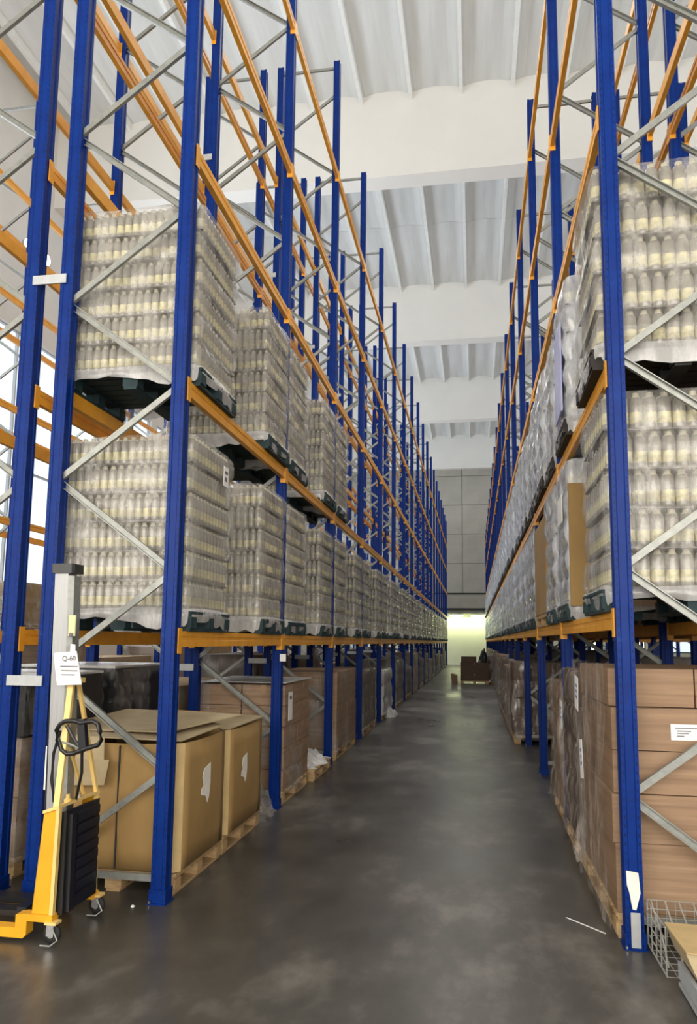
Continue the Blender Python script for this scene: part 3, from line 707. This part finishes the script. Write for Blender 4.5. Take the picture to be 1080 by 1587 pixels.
# ------------------------------------------------------------------ end-of-aisle goods
t = slab_load(-.02, 31.5, 0, 1.15, .9, [.28, .46], 2, 'cardboard_dark', 'brown cartons on a pallet standing in the middle of the aisle far away', 'goods standing in the far aisle', film='film_dark', nx_=1, ny_=1, seed=201, filmon=False, detail=False, pal='wood')
MB().box((-.55, -.4, .885), (.08, .4, 1.12), 'cardboard_dark').build('carton', t)
crumple('dark_sack', 'dark slumped sack on the right end of the far aisle cartons', .36, 31.5, .885, .42, .6, .62, 'black_plastic', 14, 'sack')
slab_load(.72, 32.6, 0, .5, .8, 1.0, 3, 'cardboard_dark', 'narrow grey wrapped stack beside the far aisle cartons', 'goods standing in the far aisle', film='film_dark', seed=203, detail=False, tape=False, amp=.02)
b = thing('small_carton', 'small reddish open carton left of the far aisle cartons', 'box', (-.82, 31.0, 0)); MB().hexa([(-.12,-.2,0),(.12,-.2,0),(.12,.2,0),(-.12,.2,0),(-.16,-.24,.42),(.10,-.24,.36),(.10,.24,.36),(-.16,.24,.42)], 'cardboard_brown').build('carton_body', b)
MB().box((-.15,-.25,.42),(.08,.25,.43),'cardboard_pale').build('carton_lid', b)
# ------------------------------------------------------------------ notes and plates on the front posts
o = MB().box((-.034, -.003, 0), (.018, 0, .19), 'plate').build('post_guard_plate', None, False, (.895, 4.594, .012)); tag(o, 'worn grey strip at the foot of the right front post', 'plate')
q = MB(); q.prism([(-.045, .18), (.022, .17), (.030, .06), (.004, -.035), (-.016, -.03), (-.03, .06), (-.042, .10)], (.888, 4.597, .25), (.888, 4.593, .25), (1, 0, 0), (0, 0, 1), 'torn')
o = q.build('torn_note'); tag(o, 'torn white paper stuck above the grey strip on the right front post', 'paper')
o = MB().box((0, 0, 0), (.05, .004, .29), 'paper').build('paper_strip', None, False, (-2.905, 4.722, .69)); tag(o, 'narrow white paper strip on the rear left post behind the stacker', 'paper')
o = MB().box((0, 0, 0), (.065, .003, .075), 'paper').build('rack_label', None, False, (-2.01, 7.50, 1.50)); tag(o, 'small white location label on the second left post', 'label')
# scraps on the floor
q = MB(); q.prism([(0, 0), (.012, 0), (.012, .002), (0, .002)], (.55, 5.02, .002), (.75, 4.80, .002), (.7, .7, 0), (0, 0, 1), 'paper'); tag(q.build('plastic_strap'), 'thin white strap lying on the floor near the right stack', 'strap')
crumple('paper_scrap', 'tiny white scrap on the floor beside the left front post', -2.19, 4.66, 0, .02, .02, .012, 'paper', 3, 'scrap')
# ------------------------------------------------------------------ wire crate bottom right
t = thing('wire_crate', 'bright wire mesh crate beside the right front post', 'crate', (0, 0, 0))
def wires(p, u, v, nu, nv, r, nm, thick=None):
    p, u, v = map(Vector, (p, u, v)); q = MB()
    for i in range(nu+1): a = p+u*i/nu; q.tube([a, a+v], thick or r, 5, 'wire')
    for j in range(nv+1): a = p+v*j/nv; q.tube([a, a+u], r, 5, 'wire')
    o = q.build(nm, t); return o
wires((.96, 4.62, .03), (.80, 0, 0), (0, 0, .24), 16, 5, .0022, 'back_panel')
wires((.955, 4.20, .03), (0, .42, 0), (0, 0, .24), 4, 4, .003, 'side_panel', .004)
wires((.96, 4.20, .03), (.80, 0, 0), (0, .42, 0), 16, 5, .002, 'base_panel')
q = MB()
for i in range(4): x = .985+i*.075; q.tube([(x-.012, 4.60, .275), (x, 4.42, .16), (x+.004, 4.30, .035)], .0045, 6, 'wire')
q.build('rod', t)
t = thing('steel_tray', 'low grey steel tray with slatted rim at the bottom right corner', 'tray', (0, 0, 0))
MB().box((1.0, 3.80, .01), (1.7, 4.16, .03), 'plate').box((1.0, 3.80, .03), (1.7, 3.83, .05), 'plate').build('tray_base', t)
for x in (1.0, 1.2, 1.4, 1.6): MB().box((x, 3.80, .05), (x+.03, 3.83, .105), 'plate').build('upright', t)
MB().box((1.0, 3.80, .105), (1.7, 3.83, .13), 'alu').build('top_rail', t)
for z in (.065, .085): MB().box((1.0, 3.808, z), (1.7, 3.818, z+.007), 'alu').build('slat', t)
MB().box((1.0, 3.83, .05), (1.02, 4.16, .13), 'plate').build('side_rail', t)
t = thing('open_carton', 'pale tan flat carton lying on the wire crate at the right edge', 'box', (0, 0, 0))
MB().hexa([(1.02,3.86,.15),(1.55,3.80,.14),(1.62,4.18,.17),(1.00,4.22,.17),(.985,3.94,.245),(1.55,3.84,.25),(1.62,4.20,.275),(.97,4.26,.262)], 'cardboard_pale').build('carton_body', t)
MB().hexa([(.985,3.93,.250),(1.55,3.83,.256),(1.62,4.20,.280),(.965,4.27,.268),(.985,3.93,.256),(1.55,3.83,.262),(1.62,4.20,.286),(.965,4.27,.274)], 'cardboard_edge').build('carton_lid', t)
# ------------------------------------------------------------------ yellow hand stacker
t = thing('pallet_stacker', 'yellow manual stacker with black cover and steering loop at lower left', 'stacker', (0, 0, 0))
def side(y, th, nm):
    q = MB(); P_ = [(-2.516, .15), (-2.392, .15), (-2.384, .735), (-2.405, .742), (-2.474, .705)]
    q.prism(P_, (0, y, 0), (0, y+th, 0), (1,0,0), (0,0,1), 'yellow')
    q.prism([(-2.402, .15), (-2.380, .15), (-2.372, .745), (-2.392, .745)], (0, y-.012, 0), (0, y+th, 0), (1,0,0), (0,0,1), 'yellow_pale'); q.build(nm, t)
side(4.045, .018, 'side_panel'); side(4.47, .012, 'side_panel')
q = MB(); q.hexa([(-2.475,4.03,.705),(-2.375,4.03,.738),(-2.365,4.49,.738),(-2.475,4.49,.705),(-2.475,4.03,.722),(-2.375,4.03,.755),(-2.365,4.49,.755),(-2.475,4.49,.722)], 'yellow_pale'); q.build('top_plate', t)
MB().lathe((-2.42,4.20,.735), [(.022,0),(.022,.02),(.012,.03),(.012,.05)], 10, 'yellow_pale').build('filler_cap', t)
MB().lathe((-2.42,4.33,.735), [(.015,0),(.015,.03)], 8, 'chrome').build('valve', t)
cv = MB(); cv.hexa([(-2.40,4.075,.14),(-2.345,4.075,.14),(-2.345,4.46,.14),(-2.40,4.46,.14),(-2.40,4.075,.70),(-2.35,4.075,.715),(-2.35,4.46,.715),(-2.40,4.46,.70)], 'black_plastic'); cvo = cv.build('motor_cover', t)
rb = MB().prism([(-.004,0),(.010,.006),(.010,.052),(-.004,.058)], (-2.346, 4.185, 0), (-2.346, 4.445, 0), (1,0,0), (0,0,1), 'black_plastic').mesh('cover_rib')
for i in range(8): inst('cover_rib', rb, cvo, (0, 0, .165+i*.066))
MB().prism([(-.004,0),(.028,0),(.022,.545),(-.004,.545)], (-2.347, 4.10, .15), (-2.347, 4.15, .15), (1,0,0), (0,0,1), 'black_plastic').build('cover_column', cvo)
# legs and feet to the left
q = MB(); q.prism([(-2.53,.115),(-2.375,.115),(-2.375,.152),(-2.56,.152),(-2.60,.145),(-2.60,.075),(-3.5,.075),(-3.5,.02),(-2.55,.02),(-2.53,.04)], (0,4.02,0), (0,4.09,0), (1,0,0), (0,0,1), 'yellow'); q.build('leg', t)
q = MB(); q.prism([(-2.53,.10),(-2.36,.10),(-2.36,.14),(-2.56,.14),(-2.60,.13),(-2.60,.075),(-3.5,.075),(-3.5,.02),(-2.55,.02),(-2.53,.04)], (0,4.45,0), (0,4.52,0), (1,0,0), (0,0,1), 'yellow'); q.build('leg', t)
for y in (4.14, 4.34): MB().box((-3.6, y, .085), (-2.62, y+.10, .12), 'black_plastic').build('fork', t)
MB().box((-2.66, 4.12, .08), (-2.60, 4.46, .15), 'black_plastic').build('fork_carriage', t)
for y, x in ((4.04, -2.378), (4.51, -2.36)):
    w_ = MB(); w_.lathe((x, y-.016, .052), [(.030,0),(.050,.004),(.052,.016),(.050,.028),(.030,.032)], 18, 'rubber', axis='Y'); wo = w_.build('caster_wheel', t, True)
    MB().lathe((x, y-.022, .052), [(.020,0),(.020,.044)], 12, 'chrome', axis='Y').build('wheel_hub', wo)
    c = MB().box((x-.022, y-.03, .045), (x+.022, y-.022, .112), 'chrome').box((x-.022, y+.022, .045), (x+.022, y+.03, .112), 'chrome').box((x-.035, y-.032, .106), (x+.035, y+.032, .120), 'yellow_pale').build('caster_fork', t)
    MB().tube([(x+.02, y-.045, .10), (x+.058, y-.045, .035), (x+.03, y-.07, .012), (x-.03, y-.07, .012)], .005, 6, 'steel').build('foot_guard', t)
# frame bars forming the A shape
def bar(p0, p1, wdt, nm, m='yellow_pale'):
    q = MB(); p0, p1 = Vector(p0), Vector(p1); q.prism([(-wdt/2,-.012),(wdt/2,-.012),(wdt/2,.012),(-wdt/2,.012)], p0, p1, (1,0,0), (0,1,0), m); q.build(nm, t)
bar((-2.405, 4.06, .74), (-2.46, 4.24, 1.46), .036, 'frame_bar'); bar((-2.375, 4.47, .72), (-2.47, 4.33, 1.46), .022, 'frame_bar')
bar((-2.375, 4.478, .72), (-2.365, 4.478, .14), .020, 'frame_bar'); bar((-2.44, 4.42, .74), (-2.475, 4.28, 1.05), .012, 'frame_bar')
MB().box((-2.49, 4.22, 1.44), (-2.43, 4.35, 1.47), 'yellow_pale').build('crosshead', t)
# mast
mq = MB(); mq.prism([(-.046,-.05),(.046,-.05),(.046,.05),(.03,.05),(.03,.035),(-.03,.035),(-.03,.05),(-.046,.05)], (-2.53, 4.30, .14), (-2.575, 4.30, 2.13), (1,0,0), (0,1,0), 'alu'); mq.build('mast', t)
MB().prism([(.046,-.05),(.076,-.03),(.076,.05),(.046,.05)], (-2.53, 4.30, .14), (-2.575, 4.30, 2.11), (1,0,0), (0,1,0), 'steel').build('mast_channel', t)
MB().prism([(-.105,-.04),(-.075,-.04),(-.075,.04),(-.105,.04)], (-2.515, 4.33, .14), (-2.53, 4.33, 1.50), (1,0,0), (0,1,0), 'black_plastic').build('lift_chain', t)
cp = MB(); cp.prism([(-.07,-.05),(-.055,-.065),(.075,-.065),(.09,-.05),(.09,.055),(.075,.065),(-.055,.065),(-.07,.055)], (-2.575, 4.30, 2.125), (-2.577, 4.30, 2.185), (1,0,0), (0,1,0), 'black_plastic'); cp.build('mast_cap', t)
o = MB().box((-2.50, 4.235, 1.73), (-2.455, 4.245, 1.86), 'yellow_label').build('warning_label', t); o['label'] = 'pale yellow label strip'
MB().box((-2.49, 4.228, 1.73), (-2.465, 4.235, 1.75), 'ink').build('label_print', o)
# steering loop with levers
loop = [(-2.468,1.115),(-2.478,1.165),(-2.455,1.205),(-2.425,1.222),(-2.37,1.228),(-2.32,1.214),(-2.285,1.222),(-2.245,1.228),(-2.212,1.212),(-2.197,1.168),(-2.186,1.122),(-2.205,1.09),(-2.25,1.077),(-2.30,1.060),(-2.36,1.036),(-2.404,1.032),(-2.436,1.056)]
MB().tube([(x, 4.13+(.02 if 0 else 0), z) for x, z in loop], .0145, 8, 'black_plastic', closed=True).build('steering_loop', t, True)
MB().hexa([(-2.325,4.12,1.07),(-2.275,4.12,1.06),(-2.275,4.16,1.06),(-2.325,4.16,1.07),(-2.345,4.12,1.235),(-2.30,4.12,1.24),(-2.30,4.16,1.24),(-2.345,4.16,1.235)], 'black_plastic').build('handle_hub', t)
MB().tube([(-2.415,4.13,1.20),(-2.37,4.13,1.13),(-2.33,4.13,1.08)], .010, 6, 'black_plastic').build('control_lever', t)
MB().tube([(-2.455,4.14,1.10),(-2.40,4.14,1.09),(-2.33,4.14,1.065)], .008, 6, 'steel').build('control_lever', t)
MB().tube([(-2.312,4.14,1.057),(-2.322,4.17,.92),(-2.38,4.22,.745)], .009, 8, 'black_plastic').build('handle_shaft', t)
MB().tube([(-2.30,4.14,1.06),(-2.345,4.20,1.0),(-2.37,4.25,.88),(-2.42,4.3,.76)], .006, 6, 'orange').build('cable', t)
MB().tube([(-2.47,4.16,1.16),(-2.53,4.2,1.02),(-2.545,4.22,.86),(-2.52,4.22,.73)], .010, 6, 'rubber').build('hose', t)
# paper sign
ps = MB(); ps.hexa([(-2.513,4.165,1.431),(-2.351,4.165,1.438),(-2.351,4.169,1.438),(-2.513,4.169,1.431),(-2.555,4.175,1.625),(-2.402,4.175,1.639),(-2.402,4.179,1.639),(-2.555,4.179,1.625)], 'paper')
ps.hexa([(-2.445,4.175,1.63),(-2.410,4.175,1.63),(-2.410,4.179,1.63),(-2.445,4.179,1.63),(-2.45,4.185,1.68),(-2.42,4.185,1.68),(-2.42,4.189,1.68),(-2.45,4.189,1.68)], 'paper')
so = ps.build('paper_sign', t); so['label'] = 'white paper sign with dark number'
fc = bpy.data.curves.new('sign_text', 'FONT'); fc.body = 'Q-60'; fc.size = .042; fc.extrude = .0005; fc.offset = .0007; fc.materials.append(MAT['ink'])
fo = bpy.data.objects.new('sign_text', fc); C.objects.link(fo)
dg = bpy.context.evaluated_depsgraph_get(); fm_ = bpy.data.meshes.new_from_object(fo.evaluated_get(dg)); bpy.data.objects.remove(fo)
to = inst('sign_text', fm_, so, (-2.492, 4.172, 1.578)); to.rotation_euler = (math.pi/2, 0, .0)
to.rotation_euler = (math.radians(93), math.radians(-3), 0)
q = MB()
for z, a, b in ((1.545, -2.50, -2.385), (1.52, -2.49, -2.385), (1.495, -2.49, -2.40)): q.box((a, 4.1665, z-.003), (b, 4.170, z+.003), 'ink')
q.build('sign_lines', so)
bpy.context.view_layer.update()
